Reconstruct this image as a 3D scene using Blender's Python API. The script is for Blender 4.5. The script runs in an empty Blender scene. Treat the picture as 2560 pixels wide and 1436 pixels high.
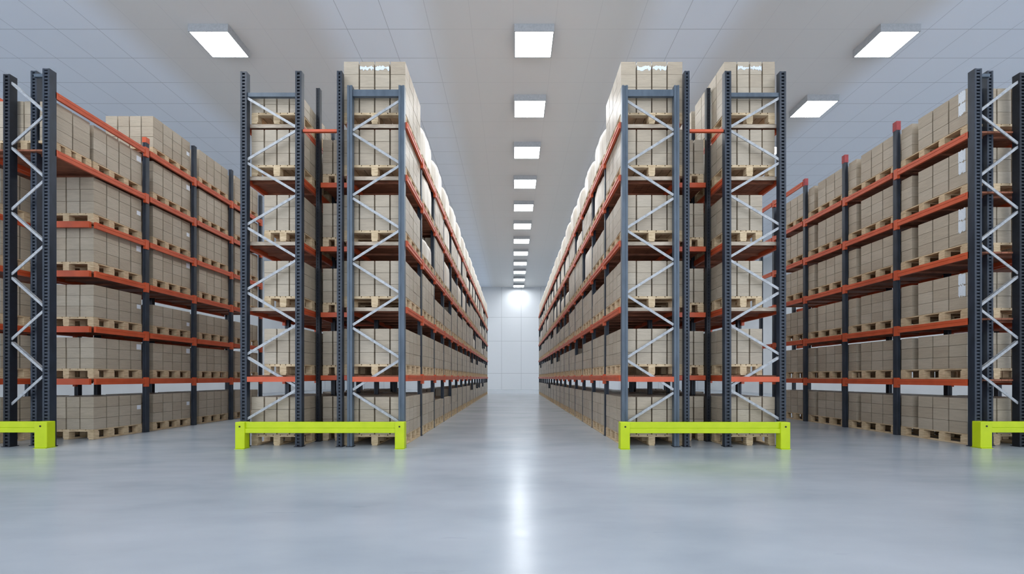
import bpy, math, random
from mathutils import Vector
from mathutils.bvhtree import BVHTree
random.seed(7)
C = bpy.context.scene.collection
D = bpy.data

# ------------------------------------------------------------------ materials
def lin(c):
    return tuple(((v/255)/12.92 if v <= 10 else (((v/255)+.055)/1.055)**2.4) for v in c)+(1,)

def new_mat(name):
    m = D.materials.new(name); m.use_nodes = True
    nt = m.node_tree
    return m, nt, nt.nodes['Principled BSDF']

def noise(nt, scale, detail=3, vec=None, rough=.5):
    n = nt.nodes.new('ShaderNodeTexNoise'); n.inputs['Scale'].default_value = scale
    n.inputs['Detail'].default_value = detail; n.inputs['Roughness'].default_value = rough
    if vec is not None: nt.links.new(vec, n.inputs['Vector'])
    return n

def ramp(nt, fac, stops):
    r = nt.nodes.new('ShaderNodeValToRGB'); e = r.color_ramp.elements
    while len(e) < len(stops): e.new(.5)
    for i, (p, c) in enumerate(stops):
        e[i].position = p; e[i].color = c
    nt.links.new(fac, r.inputs['Fac']); return r

def mapping(nt, scale, coord='Object'):
    t = nt.nodes.new('ShaderNodeTexCoord'); m = nt.nodes.new('ShaderNodeMapping')
    m.inputs['Scale'].default_value = scale
    nt.links.new(t.outputs[coord], m.inputs['Vector']); return m.outputs[0]

def geo_map(nt, scale):
    t = nt.nodes.new('ShaderNodeNewGeometry'); m = nt.nodes.new('ShaderNodeMapping')
    m.inputs['Scale'].default_value = scale
    nt.links.new(t.outputs['Position'], m.inputs['Vector']); return m.outputs[0]

def bump(nt, h, b, strength, dist=.01):
    n = nt.nodes.new('ShaderNodeBump'); n.inputs['Strength'].default_value = strength
    n.inputs['Distance'].default_value = dist
    nt.links.new(h, n.inputs['Height']); nt.links.new(n.outputs[0], b.inputs['Normal'])

def simple(name, c1, c2, rough=.5, metal=0, scale=(6, 6, 6), nscale=3, bumpy=0, spec=.5):
    m, nt, b = new_mat(name)
    n = noise(nt, nscale, 4, geo_map(nt, scale))
    r = ramp(nt, n.outputs[0], [(.3, lin(c1)), (.7, lin(c2))])
    nt.links.new(r.outputs[0], b.inputs['Base Color'])
    b.inputs['Roughness'].default_value = rough; b.inputs['Metallic'].default_value = metal
    b.inputs['Specular IOR Level'].default_value = spec
    if bumpy: bump(nt, n.outputs[0], b, bumpy)
    return m

def carton_mat(name, cols, film=.25):
    m, nt, b = new_mat(name)
    g = nt.nodes.new('ShaderNodeNewGeometry'); oi = nt.nodes.new('ShaderNodeObjectInfo')
    ad = nt.nodes.new('ShaderNodeMath'); ad.operation = 'ADD'
    nt.links.new(g.outputs['Random Per Island'], ad.inputs[0]); nt.links.new(oi.outputs['Random'], ad.inputs[1])
    fr = nt.nodes.new('ShaderNodeMath'); fr.operation = 'FRACT'; nt.links.new(ad.outputs[0], fr.inputs[0])
    r = ramp(nt, fr.outputs[0], [(0, lin(cols[0])), (.5, lin(cols[1])), (1, lin(cols[2]))])
    n = noise(nt, 3, 5, geo_map(nt, (1.2, 1.2, 9)), .65)
    r2 = ramp(nt, n.outputs[0], [(.25, (.80, .80, .80, 1)), (.7, (1.08, 1.08, 1.08, 1))])
    mx = nt.nodes.new('ShaderNodeMix'); mx.data_type = 'RGBA'; mx.blend_type = 'MULTIPLY'
    mx.inputs['Factor'].default_value = .8
    nt.links.new(r.outputs[0], mx.inputs['A']); nt.links.new(r2.outputs[0], mx.inputs['B'])
    nt.links.new(mx.outputs['Result'], b.inputs['Base Color'])
    b.inputs['Roughness'].default_value = .55
    b.inputs['Coat Weight'].default_value = film; b.inputs['Coat Roughness'].default_value = .3
    n2 = noise(nt, 5, 4, geo_map(nt, (3, 3, 10)))
    bump(nt, n2.outputs[0], b, .35, .02)
    return m

M = {}
M['carton'] = carton_mat('cardboard', [(172, 157, 136), (178, 164, 143), (184, 171, 151)])
M['film'] = simple('stretch_film', (214, 203, 186), (238, 230, 216), .4, 0, (9, 9, .6), 3, .5)
M['wood'] = simple('pallet_wood', (184, 158, 122), (221, 198, 162), .75, 0, (2, 2, 12), 4, .3)
M['deckwood'] = simple('shelf_deck', (112, 68, 48), (160, 98, 70), .7, 0, (1.2, 9, 4), 4, .4)
M['lip'] = simple('shelf_lip', (176, 158, 138), (205, 190, 170), .7, 0, (2, 2, 8), 4, .2)
M['orange'] = simple('orange_steel', (190, 78, 42), (208, 92, 54), .42, 0, (2, 2, 2), 2)
M['redcap'] = simple('red_steel', (140, 40, 45), (165, 55, 55), .45)
M['navy'] = simple('dark_blue_steel', (36, 43, 52), (50, 58, 70), .42, .1, (3, 3, 1), 3)
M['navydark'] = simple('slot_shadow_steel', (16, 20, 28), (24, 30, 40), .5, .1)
M['steelblue'] = simple('grey_blue_steel', (72, 84, 96), (88, 100, 112), .4, .15, (3, 3, 1), 3)
M['zinc'] = simple('galvanised_steel', (150, 153, 156), (182, 184, 186), .42, .35, (5, 5, 5), 4)
M['yellow'] = simple('lime_yellow_steel', (186, 206, 6), (198, 216, 14), .42, 0, (2, 2, 2), 2)
M['black'] = simple('black_plastic', (16, 18, 20), (26, 28, 30), .5)
M['label'] = simple('white_paper', (222, 226, 232), (245, 247, 250), .5, 0, (20, 20, 60), 3)
M['pale_glare'] = simple('film_glare', (205, 214, 222), (235, 240, 244), .35, 0, (20, 20, 30), 4)  # pale colour for the glare painted on film
M['housing'] = simple('grey_housing', (170, 173, 176), (185, 188, 191), .5)
M['wall'] = simple('white_wall', (212, 214, 216), (222, 224, 226), .6, 0, (.3, .3, .3), 2)
M['seam'] = simple('grey_seam', (150, 153, 158), (160, 163, 168), .7)

def panel_mat():
    m, nt, b = new_mat('light_diffuser')
    b.inputs['Base Color'].default_value = (.9, .9, .9, 1)
    b.inputs['Emission Color'].default_value = (.94, .975, 1, 1)
    b.inputs['Emission Strength'].default_value = 26
    return m
M['lamp'] = panel_mat()

def floor_mat():
    m, nt, b = new_mat('epoxy_floor')
    pos = geo_map(nt, (.4, .9, 1)); n = noise(nt, 1.2, 5, pos, .5)
    n3 = noise(nt, 1.0, 5, geo_map(nt, (.15, .25, 1)), .6)
    r = ramp(nt, n.outputs[0], [(.28, lin((152, 160, 168))), (.5, lin((166, 173, 180))), (.75, lin((176, 182, 189)))])
    r3 = ramp(nt, n3.outputs[0], [(.3, (.9, .9, .91, 1)), (.7, (1.03, 1.03, 1.03, 1))])
    mx = nt.nodes.new('ShaderNodeMix'); mx.data_type = 'RGBA'; mx.blend_type = 'MULTIPLY'; mx.inputs['Factor'].default_value = 1
    nt.links.new(r.outputs[0], mx.inputs['A']); nt.links.new(r3.outputs[0], mx.inputs['B'])
    # thin swept scratches
    w = noise(nt, 2.2, 7, geo_map(nt, (.5, 3.2, 1)), .6)
    rw = ramp(nt, w.outputs[0], [(.29, (.84, .85, .87, 1)), (.34, (1, 1, 1, 1))])
    mx2 = nt.nodes.new('ShaderNodeMix'); mx2.data_type = 'RGBA'; mx2.blend_type = 'MULTIPLY'; mx2.inputs['Factor'].default_value = .7
    nt.links.new(mx.outputs['Result'], mx2.inputs['A']); nt.links.new(rw.outputs[0], mx2.inputs['B'])
    nt.links.new(mx2.outputs['Result'], b.inputs['Base Color'])
    rr = ramp(nt, w.outputs[0], [(.3, (.26, .26, .26, 1)), (.7, (.19, .19, .19, 1))])
    nt.links.new(rr.outputs[0], b.inputs['Roughness'])
    b.inputs['Specular IOR Level'].default_value = .3
    wb = noise(nt, 1.5, 4, geo_map(nt, (.6, 3.2, 1)))
    bump(nt, wb.outputs[0], b, .03, .02)
    return m
M['floor'] = floor_mat()

TILE = 1.24
def ceil_mat():
    # cool white panels, with soft shading painted in as warm grey along the rows of lights
    m, nt, b = new_mat('ceiling_panels')
    g = nt.nodes.new('ShaderNodeNewGeometry'); s = nt.nodes.new('ShaderNodeSeparateXYZ')
    nt.links.new(g.outputs['Position'], s.inputs[0])
    def f(op, a, bb):
        n = nt.nodes.new('ShaderNodeMath'); n.operation = op
        for i, v in enumerate((a, bb)):
            if v is None: continue
            if isinstance(v, (int, float)): n.inputs[i].default_value = v
            else: nt.links.new(v, n.inputs[i])
        return n.outputs[0]
    X, Y = s.outputs[0], s.outputs[1]
    total = None
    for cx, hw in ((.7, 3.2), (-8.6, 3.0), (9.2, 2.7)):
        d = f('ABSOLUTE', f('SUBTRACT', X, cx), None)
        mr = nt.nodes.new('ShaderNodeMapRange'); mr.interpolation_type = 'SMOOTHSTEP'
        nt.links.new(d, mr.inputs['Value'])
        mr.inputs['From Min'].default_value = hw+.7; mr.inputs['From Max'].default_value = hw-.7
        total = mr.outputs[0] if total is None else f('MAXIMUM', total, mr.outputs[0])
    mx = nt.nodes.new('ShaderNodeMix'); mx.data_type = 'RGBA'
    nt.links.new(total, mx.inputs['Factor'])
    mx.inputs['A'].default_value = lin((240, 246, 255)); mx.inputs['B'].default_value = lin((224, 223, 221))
    # seams
    fx = f('ABSOLUTE', f('SUBTRACT', f('FRACT', f('ADD', f('DIVIDE', X, TILE), 100.5), None), .5), None)
    fy = f('ABSOLUTE', f('SUBTRACT', f('FRACT', f('ADD', f('DIVIDE', f('SUBTRACT', Y, 11.95), 1.08), 100.5), None), .5), None)
    sx = f('LESS_THAN', fx, .007); sy = f('LESS_THAN', fy, .009)
    seam = f('MAXIMUM', sx, sy)
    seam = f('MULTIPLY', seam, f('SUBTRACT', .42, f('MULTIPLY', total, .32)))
    m2 = nt.nodes.new('ShaderNodeMix'); m2.data_type = 'RGBA'
    nt.links.new(seam, m2.inputs['Factor']); nt.links.new(mx.outputs['Result'], m2.inputs['A'])
    m2.inputs['B'].default_value = lin((105, 110, 120))
    nt.links.new(m2.outputs['Result'], b.inputs['Base Color'])
    b.inputs['Roughness'].default_value = .45
    return m
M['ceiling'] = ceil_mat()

def wall_back_mat():
    m, nt, b = new_mat('wall_panels')
    g = nt.nodes.new('ShaderNodeNewGeometry'); s = nt.nodes.new('ShaderNodeSeparateXYZ')
    nt.links.new(g.outputs['Position'], s.inputs[0])
    def f(op, a, bb=None):
        n = nt.nodes.new('ShaderNodeMath'); n.operation = op
        for i, v in enumerate((a, bb)):
            if v is None: continue
            if isinstance(v, (int, float)): n.inputs[i].default_value = v
            else: nt.links.new(v, n.inputs[i])
        return n.outputs[0]
    fx = f('ABSOLUTE', f('SUBTRACT', f('FRACT', f('ADD', f('DIVIDE', f('SUBTRACT', s.outputs[0], .92), 2.25), 100.5)), .5))
    lines = f('LESS_THAN', fx, .009)
    for z in (1.85, 5.55, 8.3):
        lines = f('MAXIMUM', lines, f('LESS_THAN', f('ABSOLUTE', f('SUBTRACT', s.outputs[2], z)), .02))
    m2 = nt.nodes.new('ShaderNodeMix'); m2.data_type = 'RGBA'
    nt.links.new(f('MULTIPLY', lines, .5), m2.inputs['Factor'])
    m2.inputs['A'].default_value = lin((222, 225, 228)); m2.inputs['B'].default_value = lin((130, 135, 140))
    nt.links.new(m2.outputs['Result'], b.inputs['Base Color'])
    b.inputs['Roughness'].default_value = .5
    return m
M['wallback'] = wall_back_mat()

# ------------------------------------------------------------------ mesh helpers
class MB:
    def __init__(s): s.v = []; s.f = []
    def box(s, x0, x1, y0, y1, z0, z1):
        if x0 > x1: x0, x1 = x1, x0
        if y0 > y1: y0, y1 = y1, y0
        if z0 > z1: z0, z1 = z1, z0
        n = len(s.v)
        s.v += [(x0, y0, z0), (x1, y0, z0), (x1, y1, z0), (x0, y1, z0), (x0, y0, z1), (x1, y0, z1), (x1, y1, z1), (x0, y1, z1)]
        s.f += [(n, n+3, n+2, n+1), (n+4, n+5, n+6, n+7), (n, n+1, n+5, n+4), (n+1, n+2, n+6, n+5), (n+2, n+3, n+7, n+6), (n+3, n, n+4, n+7)]
        return s
    def bar(s, p, q, w, d):
        # rectangular bar from p to q in the XZ plane, w across, d deep in Y
        p = Vector(p); q = Vector(q); t = (q-p).normalized(); u = Vector((-t.z, 0, t.x))*w/2; y = Vector((0, d/2, 0))
        n = len(s.v)
        for a in (p, q):
            for su, sy in ((-1, -1), (1, -1), (1, 1), (-1, 1)):
                s.v.append(tuple(a+u*su+y*sy))
        s.f += [(n, n+1, n+2, n+3), (n+7, n+6, n+5, n+4)]
        for i in range(4):
            j = (i+1) % 4; s.f.append((n+i, n+4+i, n+4+j, n+j))
        return s
    def mesh(s, name, mat):
        me = D.meshes.new(name); me.from_pydata(s.v, [], s.f); me.materials.append(M[mat]); me.update()
        return me
    def build(s, name, mat, parent=None, bev=0, loc=None):
        me = s.mesh(name, mat)
        o = D.objects.new(name, me); C.objects.link(o)
        if parent: o.parent = parent
        if loc: o.location = loc
        if bev: add_bevel(o, bev)
        return o

def add_bevel(o, w, seg=2):
    b = o.modifiers.new('bevel', 'BEVEL'); b.width = w; b.segments = seg; b.limit_method = 'ANGLE'

def tag(o, label=None, cat=None, group=None, kind=None):
    if label: o['label'] = label
    if cat: o['category'] = cat
    if group: o['group'] = group
    if kind: o['kind'] = kind
    return o

def empty(name, loc):
    o = D.objects.new(name, None); C.objects.link(o); o.location = loc; o.empty_display_size = .2
    return o

# occluder boxes for counting what the photograph shows of each carton and pallet
OCC = []          # (box, item)
def occ(b, item=None): OCC.append((b, item))

ORD = ['ground', 'first', 'second', 'third', 'fourth', 'fifth', 'sixth', 'seventh', 'eighth', 'ninth', 'tenth', 'eleventh',
       'twelfth', 'thirteenth', 'fourteenth', 'fifteenth', 'sixteenth', 'seventeenth', 'eighteenth', 'nineteenth', 'twentieth']

# ------------------------------------------------------------------ setting
Y0, YB, XW, ZC, EYE = -4.0, 45.9, 22.0, 11.77, 1.35
o = MB().box(-XW-.2, XW+.2, Y0, YB+.2, -.2, 0).build('floor', 'floor'); tag(o, 'glossy pale grey epoxy warehouse floor with faint swept marks', None, None, 'structure')
o = MB().box(-XW-.2, XW+.2, Y0, YB+.2, ZC, ZC+.2).build('ceiling', 'ceiling'); tag(o, 'pale panelled warehouse ceiling with soft grey shading in its colour', None, None, 'structure')
o = MB().box(-XW, XW, YB, YB+.2, 0, ZC).build('wall_back', 'wallback'); tag(o, 'white panelled wall closing the far end of the aisle', None, None, 'structure')
o = MB().box(-XW-.2, -XW, Y0, YB, 0, ZC).build('wall_left', 'wall'); tag(o, 'white side wall', None, None, 'structure')
o = MB().box(XW, XW+.2, Y0, YB, 0, ZC).build('wall_right', 'wall'); tag(o, 'white side wall', None, None, 'structure')

# ------------------------------------------------------------------ ceiling lights
LZ = EYE+10.2
def ceiling_light_root():
    r = empty('ceiling_light', (0, 0, 0))
    a = MB(); w, l, t = .56, .46, .03
    a.box(-w-t, w+t, -l-t, l+t, .03, ZC-LZ)
    a.build('housing', 'housing', r, .006)
    fr = MB(); fr.box(-w-t, -w, -l-t, l+t, -.005, .03).box(w, w+t, -l-t, l+t, -.005, .03).box(-w, w, -l-t, -l, -.005, .03).box(-w, w, l, l+t, -.005, .03)
    fr.build('frame', 'housing', r)
    MB().box(-w, w, -l, l, 0, .03).build('diffuser', 'lamp', r)
    return r
def copy_tree(o, parent=None):
    c = o.copy(); C.objects.link(c)
    if parent: c.parent = parent
    for ch in [k for k in o.children]: copy_tree(ch, c)
    return c
proto = ceiling_light_root(); first = True
def put_light(x, y, label, group):
    global first
    r = proto if first else copy_tree(proto)
    first = False
    r.location = (x, y, LZ); tag(r, label, 'ceiling light', group)
pos = [12.25+3.03*k for k in range(11)]
for k in range(12):
    y = 12.25+2.98*k
    lab = 'nearest' if k == 0 else ('farthest' if k == 11 else ORD[k+1]+' from the front')
    put_light(.62, 12.25+2.94*k, 'flat square white ceiling light, %s in the row above the middle aisle' % lab, 'ceiling lights above the middle aisle')
for sx, cx, nm in ((-1, -8.98, 'left'), (1, 11.4, 'right')):
    for k in range(12):
        lab = 'nearest' if k == 0 else ('farthest' if k == 11 else ORD[k+1]+' from the front')
        put_light(cx, 12.25+2.94*k, 'flat square white ceiling light, %s in the row above the %s-hand aisle' % (lab, nm), 'ceiling lights above the %s-hand aisle' % nm)

for k in range(1, 5):  # unseen lights added nearer the camera to brighten the open floor
    for cx, nm in ((.62, 'middle'), (-8.98, 'left-hand'), (11.4, 'right-hand')):
        put_light(cx, 12.25-2.94*k, 'flat square unseen ceiling light added above the open floor, %s before the racks, %s row' % (ORD[k], nm), 'unseen ceiling lights added above the open floor')
# ------------------------------------------------------------------ rack parts
def post(rack, x, y, z1, mat='navy', w=.12, d=.1, slots=True, cap=None, plate=True, face=-1):
    """upright post; slotted on its front face"""
    m = MB()
    if slots:
        yf = y-d/2
        m.box(x-w/2, x-w/2+.035, yf, y+d/2, 0, z1)
        m.box(x+w/2-.035, x+w/2, yf, y+d/2, 0, z1)
        z = .04
        while z < z1-.05:
            m.box(x-w/2+.035, x+w/2-.035, yf+.004, yf+.02, z, z+.032); z += .066
        m.box(x-w/2+.035, x+w/2-.035, yf+.004, yf+.02, z1-.03, z1)
        o = m.build('post', mat, rack)
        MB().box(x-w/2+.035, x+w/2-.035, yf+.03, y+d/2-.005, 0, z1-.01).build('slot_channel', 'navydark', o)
    else:
        m.box(x-w/2, x-w/2+.04, y-d/2, y+d/2, 0, z1).box(x+w/2-.04, x+w/2, y-d/2, y+d/2, 0, z1)
        m.box(x-w/2+.04, x+w/2-.04, y-d/2+.01, y+d/2-.01, 0, z1)
        o = m.build('post', mat, rack)
    if plate:
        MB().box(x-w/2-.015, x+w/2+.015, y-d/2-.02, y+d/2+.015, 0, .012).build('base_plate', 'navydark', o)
    if cap:
        MB().box(x-w/2-.005, x+w/2+.005, y-d/2-.005, y+d/2+.005, z1-cap, z1+.01).build('cap', 'redcap' if cap > .15 else 'orange', o)
    occ((x-w/2, x+w/2, y-d/2, y+d/2, 0, z1))
    return o

def braces(rack, xa, xb, y, ztop, zbot, step, start_right, w=.048):
    """zigzag of flat galvanised bars between two posts"""
    z = ztop; r = start_right
    while z-step > zbot:
        p = (xb if r else xa, y, z-.03); q = (xa if r else xb, y, z-step+.03)
        m = MB().bar(p, q, w, .012)
        # return flange makes it an angle section
        t = (Vector(q)-Vector(p)).normalized(); u = Vector((-t.z, 0, t.x)); 
        if u.z < 0: u = -u
        m.bar(Vector(p)+u*(w/2-.004)+Vector((0, .02, 0)), Vector(q)+u*(w/2-.004)+Vector((0, .02, 0)), .008, .05)
        m.build('brace', 'zinc', rack)
        z -= step; r = not r

def beam(rack, x, sx, ya, yb, z, mat='orange', h=.12, conn=True):
    """box section beam along the rack, top flush with the shelf; sx = outward side"""
    m = MB()
    m.box(x-.025, x+.025, ya, yb, z-h, z)
    m.box(x+sx*.025, x+sx*.032, ya+.05, yb-.05, z-h*.42, z-h*.02)
    o = m.build('beam', mat, rack)
    if conn:
        c = MB()
        for yy in (yb,):
            c.box(x-.03, x+.036*1, yy-.045, yy+.045, z-h-.07, z+.03)
        c.build('connector', mat, o)
    occ((x-.03, x+.03, ya, yb, z-h, z))
    return o

def deck(rack, xa, xb, ya, yb, z, lip=True):
    m = MB(); n = max(2, int(abs(xb-xa)/.13)); w = (xb-xa)/n
    for i in range(n):
        m.box(xa+i*w+.003, xa+(i+1)*w-.003, ya, yb, z-.035, z)
    for yy in (ya+.15, (ya+yb)/2, yb-.15):
        m.box(xa, xb, yy-.025, yy+.025, z-.075, z-.035)
    o = m.build('deck', 'deckwood', rack)
    if lip:
        MB().box(xa, xb, ya-.022, ya-.002, z-.07, z+.0).build('deck_edge', 'lip', o)
    occ((xa, xb, ya, yb, z-.04, z))
    return o

# ------------------------------------------------------------------ pallets, cartons, wrapped loads (recorded first, built once counted)
PH = .22
PALLETS, CARTONS, WRAPS = [], [], []
def load(rn, side, bay, lev, xf, xb, y0, y1, z, rows=3, rh=.24, nx=4, cols=None, wrap=False, short=None, side_labels=False, top=False, extra=''):
    """xf: face towards the aisle seen from the camera; xb: far face. side=-1 rack on the left"""
    lv = 'floor' if lev == 0 else ORD[lev]+' shelf'
    it = dict(kind='p', b=(min(xf, xb), max(xf, xb), y0, y1, z, z+PH), lab='wooden pallet on the %s, %s%s bay, %s' % (lv, extra, ORD[bay], rn), hits=0, wrapd=wrap)
    PALLETS.append(it); occ(it['b'], it)
    zb = z+PH+.002
    if wrap:
        w = dict(kind='w', b=(min(xf, xb), max(xf, xb), y0, y1, zb, zb+rows*rh), hits=0, var=len(WRAPS) % 4,
                 lab='cream film-wrapped load with rounded top, %s, %s bay, %s' % (lv, ORD[bay], rn))
        WRAPS.append(w); occ(w['b'], w); return
    dx = (xb-xf)/nx
    if cols is None:
        n = 4; w = (y1-y0)/n; cols = [w]*n
    rn_row = {1: ['only'], 2: ['bottom', 'top'], 3: ['bottom', 'middle', 'top'], 4: ['bottom', 'second', 'third', 'top'], 5: ['bottom', 'second', 'third', 'fourth', 'top']}
    for r in range(rows):
        za, zz = zb+r*rh, zb+(r+1)*rh-.006
        # across the end facing the camera
        ylen = abs(cols[0])
        for i in range(nx):
            a = xf+i*dx; b = xf+(i+1)*dx; g = .014
            s = 1 if dx > 0 else -1
            a2 = a+(g*s if i > 0 else 0); b2 = b-(g*s if i < nx-1 else 0)
            j = random.uniform(0, .006)
            c = dict(kind='c', b=(min(a2, b2), max(a2, b2), y0+j, y0+ylen-.012, za, zz), hits=0, face='end',
                     lab='carton, %s row, %s column from aisle, %s load, %s%s bay, %s' % (rn_row[rows][r], ORD[i+1], 'floor' if lev == 0 else lv, extra, ORD[bay], rn))
            c['film'] = 'end' if (lev == 5 and bay == 1 and r == rows-1 and i in (1, 2) and rows == 4) else ('side' if (rn == 'far-right rack' and bay == 1 and lev >= 2 and i == 0 and r >= rows-2) else None)  # which cartons carry a painted film-glare strip
            CARTONS.append(c); occ(c['b'], c)
        y = y0+ylen
        ncol = len([q for q in cols if q > 0]); ci = 1
        for q in cols[1:]:
            if q < 0: y += -q; continue
            ci += 1
            j = random.uniform(0, .006)*(1 if dx > 0 else -1)
            for i in (range(nx) if (top and r == rows-1) else (0,)):
                a = xf+i*dx+(j if i == 0 else 0); b = xf+(i+1)*dx
                c = dict(kind='c', b=(min(a, b), max(a, b), y+.012, y+q-.012, za, zz), hits=0, face='side',
                     lab='carton, %s row, %s column back, %s load, %s%s bay, %s' % (rn_row[rows][r], ORD[ci], 'floor' if lev == 0 else lv, extra, ORD[bay], rn))
                if i > 0: c['lab'] = 'carton, %s row, %s back and %s in from aisle, %s, %s bay, %s' % (rn_row[rows][r], ORD[ci], ORD[i+1], lv, ORD[bay], rn)
                c['paper'] = side_labels and bay < 3 and ci == ncol and i == 0 and r == rows-2+(lev % 2)
                c['sx'] = -1 if dx > 0 else 1
                c['prow'] = r == rows-1
                CARTONS.append(c); occ(c['b'], c)
            y += q

# ---- racks that line the middle aisle and the outer racks of the two centre blocks
P = 1.49; D0 = 7.85; NB = 17
LV = [0, 1.40, 2.75, 4.06, 5.36, 6.40]
for s, bn in ((-1, 'left'), (1, 'right')):
    # aisle rack -------------------------------------------------------------
    rn = bn+' block aisle rack'
    R = empty('pallet_rack', (0, 0, 0))
    tag(R, 'tall pallet rack with grey-blue end posts lining the %s-hand side of the middle aisle' % bn, 'pallet rack', 'pallet racks')
    xo, xi = (s*2.18, s*3.19)       # aisle post, rear post
    for k in range(NB+1):
        y = D0+P*k
        if k == 0:
            post(R, xo, y, 7.06, 'steelblue', .115, .1, False)
            post(R, xi, y, 7.06, 'steelblue', .10, .1, False)
        else:
            post(R, xo, y, 6.5, 'navy', .09, .09, False, plate=k < 4)
            if k < 3: post(R, xi, y, 7.0, 'navy', .09, .09, False, plate=False)
    za, zb2 = sorted((xo, xi))
    MB().box(za+.05, zb2-.05, D0-.03, D0+.03, 6.86, 6.99).build('top_bar', 'steelblue', R, .004)
    braces(R, za+.05, zb2-.05, D0-.02, 6.80, .3, .635, s < 0)
    for l in range(1, 6):
        for k in range(NB):
            ya, yb = D0+P*k+.045, D0+P*(k+1)-.045
            beam(R, s*2.115, -s, ya, yb, LV[l], conn=k < 8)
            if k < 2: beam(R, s*3.26, s, ya, yb, LV[l], conn=False)
            if k < 10: deck(R, s*2.15, s*3.24, ya+(.09 if k == 0 else 0), yb, LV[l], lip=(k == 0 and l > 1))
            else: deck(R, s*2.15, s*3.24, ya, yb, LV[l], lip=False)
    MB().box(za+.05, zb2-.05, D0-.045, D0+.01, LV[1]-.13, LV[1]-.03).build('end_beam', 'redcap' if False else 'orange', R)
    for k in range(NB):
        ya = D0+P*k+(.10 if k == 0 else .09); yb = D0+P*(k+1)-.08
        for l in range(6):
            if k == 0:
                rows, rh = (4, .255) if l == 5 else (3, .236)
                if l == 0: rh = .25
                load(rn, s, 1, l, s*2.145, s*3.365, ya, yb, LV[l], rows, rh, 4, top=(l == 0))
            else:
                rr = random.random()
                wrap = (l == 5) or (l == 4 and rr < .8) or (l == 3 and rr < .45) or (l == 2 and rr < .1)
                if l == 5: rows, rh = 4, random.choice((.215, .225, .235))
                elif l in (0, 1): rows, rh = random.choice((3, 3, 3, 2)), .25
                else: rows, rh = random.choice((3, 3, 2)), random.choice((.26, .28, .3))
                load(rn, s, k+1, l, s*2.13, s*3.3, ya, yb, LV[l], rows, rh, 4, wrap=wrap, top=(l == 0 and k < 6))
    # outer rack of the block ------------------------------------------------
    rn = bn+' block outer rack'
    R = empty('pallet_rack', (0, 0, 0))
    tag(R, 'tall rack with slotted navy posts, outer half of the %s block behind the lime guard' % bn, 'pallet rack', 'pallet racks')
    xo, xi = s*5.26, s*4.19
    for k in range(6):
        y = D0+P*k
        if k == 0:
            post(R, xo, y, 7.33, 'navy', .125, .1); post(R, xi, y, 7.34, 'navy', .125, .1)
        else:
            post(R, xo, y, 7.1, 'navy', .09, .09, False, plate=False); post(R, xi-s*.0, y, 7.1, 'navy', .09, .09, False, plate=False)
    za, zb2 = sorted((xo, xi))
    MB().box(za+.05, zb2-.05, D0-.03, D0+.03, 6.85, 6.93).build('top_bar', 'steelblue', R, .004)
    braces(R, za+.05, zb2-.05, D0-.02, 6.86, .3, .635, s > 0)
    for l in range(1, 6):
        for k in range(5):
            ya, yb = D0+P*k+.045, D0+P*(k+1)-.045
            beam(R, s*5.31, s, ya, yb, LV[l], conn=k < 3); beam(R, s*4.225, -s, ya, yb, LV[l], conn=False)
            deck(R, s*4.255, s*5.28, ya+(.09 if k == 0 else 0), yb, LV[l], lip=(k == 0 and l > 1))
    MB().box(za+.05, zb2-.05, D0-.045, D0+.01, LV[1]-.13, LV[1]-.03).build('end_beam', 'orange', R)
    for k in range(5):
        ya = D0+P*k+(.10 if k == 0 else .09); yb = D0+P*(k+1)-.08
        for l in range(6):
            nx, xbk = 4, 5.2
            if l in (3, 2, 1): nx, xbk = 3, 4.95
            rows, rh = (3, .236)
            if l == 0: rh = .25
            if l == 5: rows, rh = (2, .17) if s < 0 else (4, .255)
            load(rn, s, k+1, l, s*4.2, s*xbk, ya, yb, LV[l], rows, rh, nx, top=(l == 0 and k == 0))
    # narrow middle rack in the gap of the block ------------------------------
    rn = bn+' block middle rack'
    R = empty('pallet_rack', (0, 0, 0))
    tag(R, 'narrow set-back rack squeezed between the two racks of the %s block' % bn, 'pallet rack', 'pallet racks')
    post(R, s*3.39, D0, 7.34, 'navy', .10, .1)
    ym = 8.50
    post(R, s*4.13, ym, 7.48, 'navydark', .08, .09, True)
    post(R, s*3.46, ym, 7.2, 'navy', .08, .09, False, plate=False)
    lv = [0, 1.40, 2.74, 4.14, 5.50]
    MB().box(s*4.12, s*3.44, D0-.02, D0+.03, 6.17, 6.22).build('tie_bar', 'orange', R)
    for l in range(1, 5):
        for k in range(2):
            ya, yb = ym+.05+P*k, ym+P*(k+1)-.03
            deck(R, s*3.42, s*4.10, ya, yb, lv[l], lip=False)
            o = MB().box(s*3.42, s*4.10, ya-.05, ya-.001, lv[l]-.10, lv[l]).build('end_beam', 'orange', R)
    for k in range(2):
        for l in range(5):
            load(rn, s, k+1, l, s*3.44, s*4.08, ym+.07+P*k, ym+P*(k+1)-.1, lv[l], 3, .245, 3, top=False)

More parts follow.
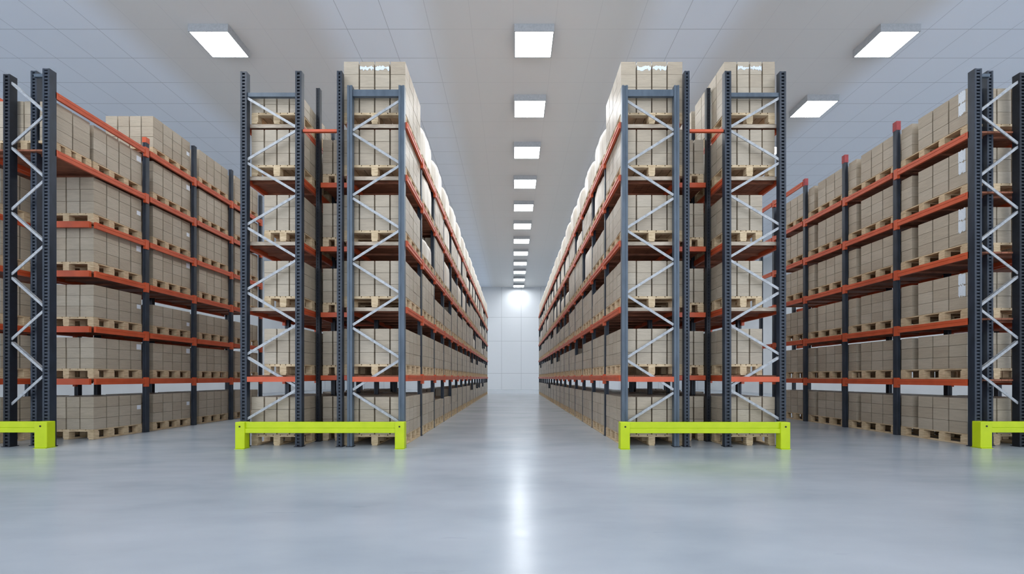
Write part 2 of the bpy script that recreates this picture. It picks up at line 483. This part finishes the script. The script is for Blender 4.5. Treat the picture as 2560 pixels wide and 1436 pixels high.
# ---- racks at the far sides
def outer_rack(s):
    bn = 'left' if s < 0 else 'right'
    rn = 'far-%s rack' % bn
    R = empty('pallet_rack', (0, 0, 0))
    tag(R, 'wide rack with orange beams and dark posts standing at the far %s of the hall' % bn, 'pallet rack', 'pallet racks')
    if s < 0:
        x0 = -9.10; lv = [0, 1.33, 2.46, 3.66, 4.72, 5.86, 7.00]
        ys = [D0, 9.91, 11.40, 12.90, 14.40]; tops = [7.38, 7.28, 7.95, 8.05, 7.9]
    else:
        x0 = 9.06; lv = [0, 1.32, 2.53, 3.84, 5.03, 6.22, 7.45]
        ys = [D0, 9.45, 10.92, 12.40, 13.88, 14.62]; tops = [7.38, 7.38, 7.41, 7.5, 7.45, 7.45]
    # end frame: aisle post, middle post, rear post
    post(R, x0-s*.0, D0, 7.38, 'navy', .14, .12)
    post(R, s*(9.52 if s < 0 else 9.47), D0+.14, 7.45, 'navy', .12, .1)
    post(R, s*(9.87 if s < 0 else 9.93), D0, 7.27 if s < 0 else 7.30, 'navydark', .13, .12)
    a, b = sorted((x0, s*(9.52 if s < 0 else 9.47)))
    MB().box(a+.05, b-.05, D0+.05, D0+.10, 7.30, 7.36).build('top_bar', 'steelblue', R)
    a, b = sorted((x0, s*(9.87 if s < 0 else 9.93)))
    braces(R, a+.06, b-.06, D0-.03, 7.15 if s < 0 else 7.17, .3, .635, s > 0)
    for k, y in enumerate(ys[1:]):
        post(R, x0, y, tops[k+1], 'navy', .09, .09, False, cap=(.2 if s > 0 else (.12 if k == 0 else None)), plate=False)
        post(R, x0+s*1.2, y, tops[k+1]-.3, 'navy', .09, .09, False, plate=False)
    nb = len(ys)-1
    for l in range(1, 7):
        for k in range(nb):
            ya, yb = ys[k]+.045, ys[k+1]-.045
            if s < 0 and k == 0 and l < 6 and l != 5: ya = 8.66
            if s > 0 and l == 6 and k < 3: continue
            if s > 0 and k == nb-1 and l == 0: continue
            beam(R, x0+s*.0-s*.045, -s, ya, yb, lv[l], h=.13)
            if l < 6 or s < 0:
                if not (s < 0 and k == 0 and l == 6) and not (s > 0 and k == nb-1):
                    deck(R, x0+s*.04, x0+s*1.25, ya, yb, lv[l], lip=False)
                beam(R, x0+s*1.28, s, ya, yb, lv[l], conn=False)
        if s < 0 and l < 5:
            MB().box(x0-.02, x0-1.25, 8.60, 8.65, lv[l]-.13, lv[l]).build('end_beam', 'orange', R)
    for k in range(nb):
        if s > 0 and k == nb-1: continue
        for l in range(7):
            if s < 0:
                if l == 6 and k == 0: continue
                y0 = 8.72 if k == 0 else ys[k]+.25
                y1 = ys[k+1]-.06 if k else 9.86
                rw, rh = {0: (3, .238), 1: (3, .228), 2: (3, .235) if k == 0 else (2, .265)}.get(l, (3, .262))
                load(rn, s, k+1, l, -9.15, -10.35, y0, y1, lv[l], rw, rh, 4, side_labels=True, top=(l == 0))
                if k == 0 and l == 5:
                    load(rn, s, k+1, l, -9.15, -10.35, 7.97, 8.68, lv[l], 3, .262, 4, cols=[.34, .35], extra='front of ')
            else:
                if l == 6: continue
                y0 = 8.02 if k == 0 else ys[k]+.07; y1 = ys[k+1]-.06
                sc = (y1-y0)/1.37
                load(rn, s, k+1, l, 9.1, 10.3, y0, y1, lv[l], 3, .24, 4, cols=[.34*sc, .32*sc, .32*sc, -.12*sc, .27*sc], top=(l == 0))
    # rack standing back to back behind it
    rn = 'back-to-back rack at far %s' % bn
    R = empty('pallet_rack', (0, 0, 0))
    tag(R, 'rack standing back to back behind the far-%s rack, seen between its end posts' % bn, 'pallet rack', 'pallet racks')
    xa, xb = s*10.55, s*11.75
    for y in (8.1, 9.7):
        post(R, xa, y, 7.2, 'navy', .09, .09, False, plate=False); post(R, xb, y, 7.2, 'navy', .09, .09, False, plate=False)
    for l in range(1, 6):
        beam(R, xa, -s, 8.15, 9.65, lv[l]); beam(R, xb, s, 8.15, 9.65, lv[l], conn=False)
        deck(R, xa+s*.03, xb-s*.03, 8.2, 9.65, lv[l], lip=False)
        MB().box(xa, xb, 8.12, 8.17, lv[l]-.13, lv[l]).build('end_beam', 'orange', R)
    for l in range(0, 6):
        load(rn, s, 1, l, xa-s*.02, xb, 8.22, 9.5, lv[l], 3, .24, 4)
outer_rack(-1); outer_rack(1)

# ------------------------------------------------------------------ lime guards
def guard(xa, xb, y, label, zt=.51, zb=.30, w1=.18):
    R = empty('guard_rail', ((xa+xb)/2, y, 0)); tag(R, label, 'guard rail', 'lime guard rails')
    cx = (xa+xb)/2; h = (xb-xa)/2
    r = MB().box(-h+w1*.5, h-w1*.5, -.035, .045, zb+.095, zt-.002).box(-h+w1*.5, h-w1*.5, -.05, .045, zb, zb+.085)
    r.box(-h+w1*.5, h-w1*.5, -.025, .04, zb+.08, zb+.1)
    r.build('rail', 'yellow', R, .006)
    for sx in (-1, 1):
        m = MB().box(sx*h, sx*(h-w1), -.07, .08, .008, zt)
        p = m.build('post', 'yellow', R, .01)
        MB().box(sx*h-sx*.0, sx*(h-w1), -.09, .10, 0, .008).build('foot_plate', 'yellow', p)
        if True:
            b = MB(); cxx = sx*(h-w1*.5)
            n = len(b.v)
            for yy in (-.078, -.069):
                for q in range(12):
                    a = q*math.pi/6; b.v.append((cxx+.016*math.cos(a), yy, zt-.085+.016*math.sin(a)))
            b.f.append(tuple(range(12)))
            for q in range(12): b.f.append((q, 12+q, 12+(q+1) % 12, (q+1) % 12))
            b.build('bolt_hole', 'black', p)
    occ((xa, xb, y-.05, y+.05, zb, zt)); return R
guard(-5.26, -2.06, 7.63, 'low lime yellow guard rail at the foot of the left block of racks')
guard(2.02, 5.22, 7.60, 'low lime yellow guard rail at the foot of the right block of racks')
guard(-12.1, -8.90, 7.70, 'lime yellow guard rail cut off by the left edge, before far-left rack', w1=.24)
guard(8.92, 12.1, 7.70, 'lime yellow guard rail cut off by the right edge, before far-right rack', w1=.22)

# ------------------------------------------------------------------ count what shows of each item
V, F, ITEM = [], [], []
for b, it in OCC:
    x0, x1, y0, y1, z0, z1 = b
    if x0 > x1: x0, x1 = x1, x0
    n = len(V)
    V += [(x0, y0, z0), (x1, y0, z0), (x1, y1, z0), (x0, y1, z0), (x0, y0, z1), (x1, y0, z1), (x1, y1, z1), (x0, y1, z1)]
    F += [(n, n+3, n+2, n+1), (n+4, n+5, n+6, n+7), (n, n+1, n+5, n+4), (n+1, n+2, n+6, n+5), (n+2, n+3, n+7, n+6), (n+3, n, n+4, n+7)]
    ITEM.append(it)
bvh = BVHTree.FromPolygons(V, F)
cam = Vector((0, 0, EYE))
for j in range(0, 280):
    for i in range(0, 500):
        px = (i+.5)*5.12; py = (j+.5)*5.128
        if py > 1130: continue
        d = Vector(((px-1283)/1000, 1, (945-py)/1000)).normalized()
        h = bvh.ray_cast(cam, d)
        if h[0] is not None:
            it = ITEM[h[2]//6]
            if it is not None: it['hits'] += 1

# ---- pallets
def pallet_shapes(L, W, ox, oy):
    deckm = MB(); n = 7; w = W/n
    for i in range(n):
        deckm.box(ox+i*w+.008, ox+(i+1)*w-.008, oy, oy+L, PH-.025, PH)
    for i in range(4):
        yy = oy+i*(L-.10)/3
        deckm.box(ox, ox+W, yy, yy+.10, PH-.047, PH-.025)
    blocks = []
    for i in range(4):
        for j in range(3):
            yy = oy+i*(L-.12)/3; xx = ox+j*(W-.13)/2
            blocks.append((xx, xx+.13, yy, yy+.12, .032, PH-.047))
    bot = []
    for j in range(3):
        xx = ox+j*(W-.11)/2; bot.append((xx, xx+.11, oy, oy+L, .002, .032))
    return deckm, blocks, bot
PALLETS.sort(key=lambda p: -p['hits'])
pal_cache = {}
def small_mesh(W, L):
    k = ('s', round(W, 2), round(L, 2))
    if k not in pal_cache:
        dm, bl, bo = pallet_shapes(L, W, -W/2, 0)
        for b in bl+bo: dm.box(*b)
        pal_cache[k] = dm.mesh('pallet', 'wood')
    return pal_cache[k]
PG = 'wooden pallets standing in the racks'
rest = MB()
npart = 0
for idx, p in enumerate(PALLETS):
    x0, x1, y0, y1, z0, z1 = p['b']; W, L = x1-x0, y1-y0
    if idx < 300 and p['hits'] > 0:
        if idx < 70:
            k = (round(W, 2), round(L, 2))
            if k not in pal_cache:
                dm, bl, bo = pallet_shapes(L, W, -W/2, 0)
                pal_cache[k] = [('deck', dm.mesh('deck', 'wood'))]+[('block', MB().box(*b).mesh('block', 'wood')) for b in bl]+[('bottom_board', MB().box(*b).mesh('bottom_board', 'wood')) for b in bo]
            r = empty('wooden_pallet', ((x0+x1)/2, y0, z0))
            for nm, me in pal_cache[k]:
                o = D.objects.new(nm, me); C.objects.link(o); o.parent = r
        else:
            r = D.objects.new('wooden_pallet', small_mesh(W, L)); C.objects.link(r); r.location = ((x0+x1)/2, y0, z0)
        tag(r, p['lab'], 'pallet', PG)
    else:
        dm, bl, bo = pallet_shapes(L, W, x0, y0)
        n = len(rest.v)
        for b in bl+bo: dm.box(*b)
        rest.v += [(a, b, c+z0) for a, b, c in dm.v]; rest.f += [tuple(q+n for q in f) for f in dm.f]
if rest.v:
    tag(rest.build('pallets', 'wood'), 'wooden pallets barely visible or hidden deep in the racks', 'pallets', None, 'stuff')

# ---- cartons: 300 that show largest, the rest as one mass
CARTONS.sort(key=lambda p: -p['hits']-(1000 if p.get('paper') and p['hits'] > 2 else 0))
CG = 'cardboard cartons stacked on pallets'
mass = MB()
cc = {}
from collections import Counter
seen = Counter()
def carton_mesh(dx, dy, dz):
    k = (round(dx, 3), round(dy, 3), round(dz, 3))
    if k not in cc: cc[k] = MB().box(-dx/2, dx/2, 0, dy, 0, dz).mesh('carton', 'carton')
    return cc[k]
for idx, c in enumerate(CARTONS):
    x0, x1, y0, y1, z0, z1 = c['b']
    if idx < 300:
        o = D.objects.new('carton', carton_mesh(x1-x0, y1-y0, z1-z0)); C.objects.link(o); o.location = ((x0+x1)/2, y0, z0)
        tag(o, c['lab'], 'carton', CG); c['o'] = o
        seen[c['lab']] += 1
        if c.get('film'):  # ragged pale strip stands in for light glaring off the film
            W, L, H = x1-x0, y1-y0, z1-z0
            rf = random.Random(idx); top, bot = [], []
            f0, f1 = ((-W/2, W/2) if c['film'] == 'end' else (.02, .15)); n = 12
            for q in range(n+1):
                t = f0+(f1-f0)*q/n
                top.append((t, H*(.62 if c['film'] == 'end' else .97)+rf.uniform(-.02, .02))); bot.append((t, H*(.36 if c['film'] == 'end' else .04)+rf.uniform(-.03, .03)))
            m = MB(); ring = bot+top[::-1]
            for off in (.001, .004):
                for t, zz in ring: m.v.append((t, -off, zz) if c['film'] == 'end' else (-W/2-off, t, zz))
            N = len(ring)
            for q in range(n):
                m.f.append((q, q+1, N-2-q, N-1-q)); m.f.append((N+q, N+N-1-q, N+N-2-q, N+q+1))
            for q in range(N): m.f.append((q, N+q, N+(q+1) % N, (q+1) % N))
            tag(m.build('glare_strip', 'pale_glare', o), 'ragged pale strip painted as film glare')
        if c.get('paper'):
            sx = c['sx']; xs = (x1-x0)/2*sx; L = y1-y0
            m = MB()
            if c['prow']: m.box(xs, xs+.002*sx, L-.13, L-.01, .03, .16)
            else: m.box(xs, xs+.002*sx, L-.12, L-.02, .12, .22)
            tag(m.build('label', 'label', o), 'white paper label')
    else:
        mass.box(*c['b'])
for c in CARTONS[300:]:
    if c.get('paper') and c['hits'] > 0:
        pass
print('cartons', len(CARTONS), 'cut at', CARTONS[300]['hits'], 'pallets', len(PALLETS), 'wraps', len(WRAPS), 'dups', [k for k, v in seen.items() if v > 1][:5])
tag(mass.build('cartons', 'carton'), 'stacks of smaller and more distant cardboard cartons filling the racks', 'cartons', None, 'stuff')

# ---- film wrapped loads
def wrap_mesh(W, L, H, var):
    rnd = random.Random(var*13+5); me = MB()
    n = 56; levels = [0, .02, .15, .4, .62, .76, .86, .93, .98, 1.0]
    ph = [rnd.uniform(0, 6.28) for _ in range(5)]
    e = 4.5
    for zi, t in enumerate(levels):
        sh = 1 if t < .62 else math.sqrt(max(0, 1-((t-.62)/.385)**2.6))
        sh = max(sh, .12)
        for i in range(n):
            a = 2*math.pi*i/n
            ca, sa = math.cos(a), math.sin(a)
            r = (abs(ca)**e+abs(sa)**e)**(-1/e)
            rip = 1-.012+.012*math.sin(9*a+ph[0]+t*1.5)+.008*math.sin(23*a+ph[1])
            me.v.append((W/2*r*ca*rip*(.35+.65*sh), L/2*r*sa*rip*(.25+.75*sh)+L/2, H*t))
    for zi in range(len(levels)-1):
        for i in range(n):
            j = (i+1) % n; me.f.append((zi*n+i, zi*n+j, (zi+1)*n+j, (zi+1)*n+i))
    me.f.append(tuple(range((len(levels)-1)*n, len(levels)*n))); me.f.append(tuple(reversed(range(n))))
    m = me.mesh('wrapped_load', 'film')
    for p in m.polygons: p.use_smooth = True
    return m
wc = {}
for w in WRAPS:
    x0, x1, y0, y1, z0, z1 = w['b']
    k = (round(x1-x0, 2), round(y1-y0, 2), round(z1-z0, 2), w['var'])
    if k not in wc: wc[k] = wrap_mesh(x1-x0, y1-y0, z1-z0, w['var'])
    o = D.objects.new('wrapped_load', wc[k]); C.objects.link(o); o.location = ((x0+x1)/2, y0, z0)
    tag(o, w['lab'], 'wrapped load', 'film-wrapped loads along the middle aisle')

# ------------------------------------------------------------------ camera, world, light
cd = D.cameras.new('camera'); co = D.objects.new('camera', cd); C.objects.link(co)
co.location = (0, 0, EYE); co.rotation_euler = (math.pi/2, 0, 0)
cd.sensor_width = 36; cd.lens = 36*1000/2560
cd.shift_x = -3/2560; cd.shift_y = 227/2560
cd.clip_end = 200
bpy.context.scene.camera = co

w = D.worlds.new('world'); bpy.context.scene.world = w; w.use_nodes = True
bg = w.node_tree.nodes['Background']; bg.inputs[0].default_value = (.80, .88, 1, 1); bg.inputs[1].default_value = 1.5

sc = bpy.context.scene
sc.view_settings.view_transform = 'Standard'; sc.view_settings.look = 'None'
sc.view_settings.exposure = .3; sc.view_settings.gamma = 1
try: sc.view_settings.use_curve_mapping = False
except Exception: pass
sc.cycles.max_bounces = 8; sc.cycles.diffuse_bounces = 5
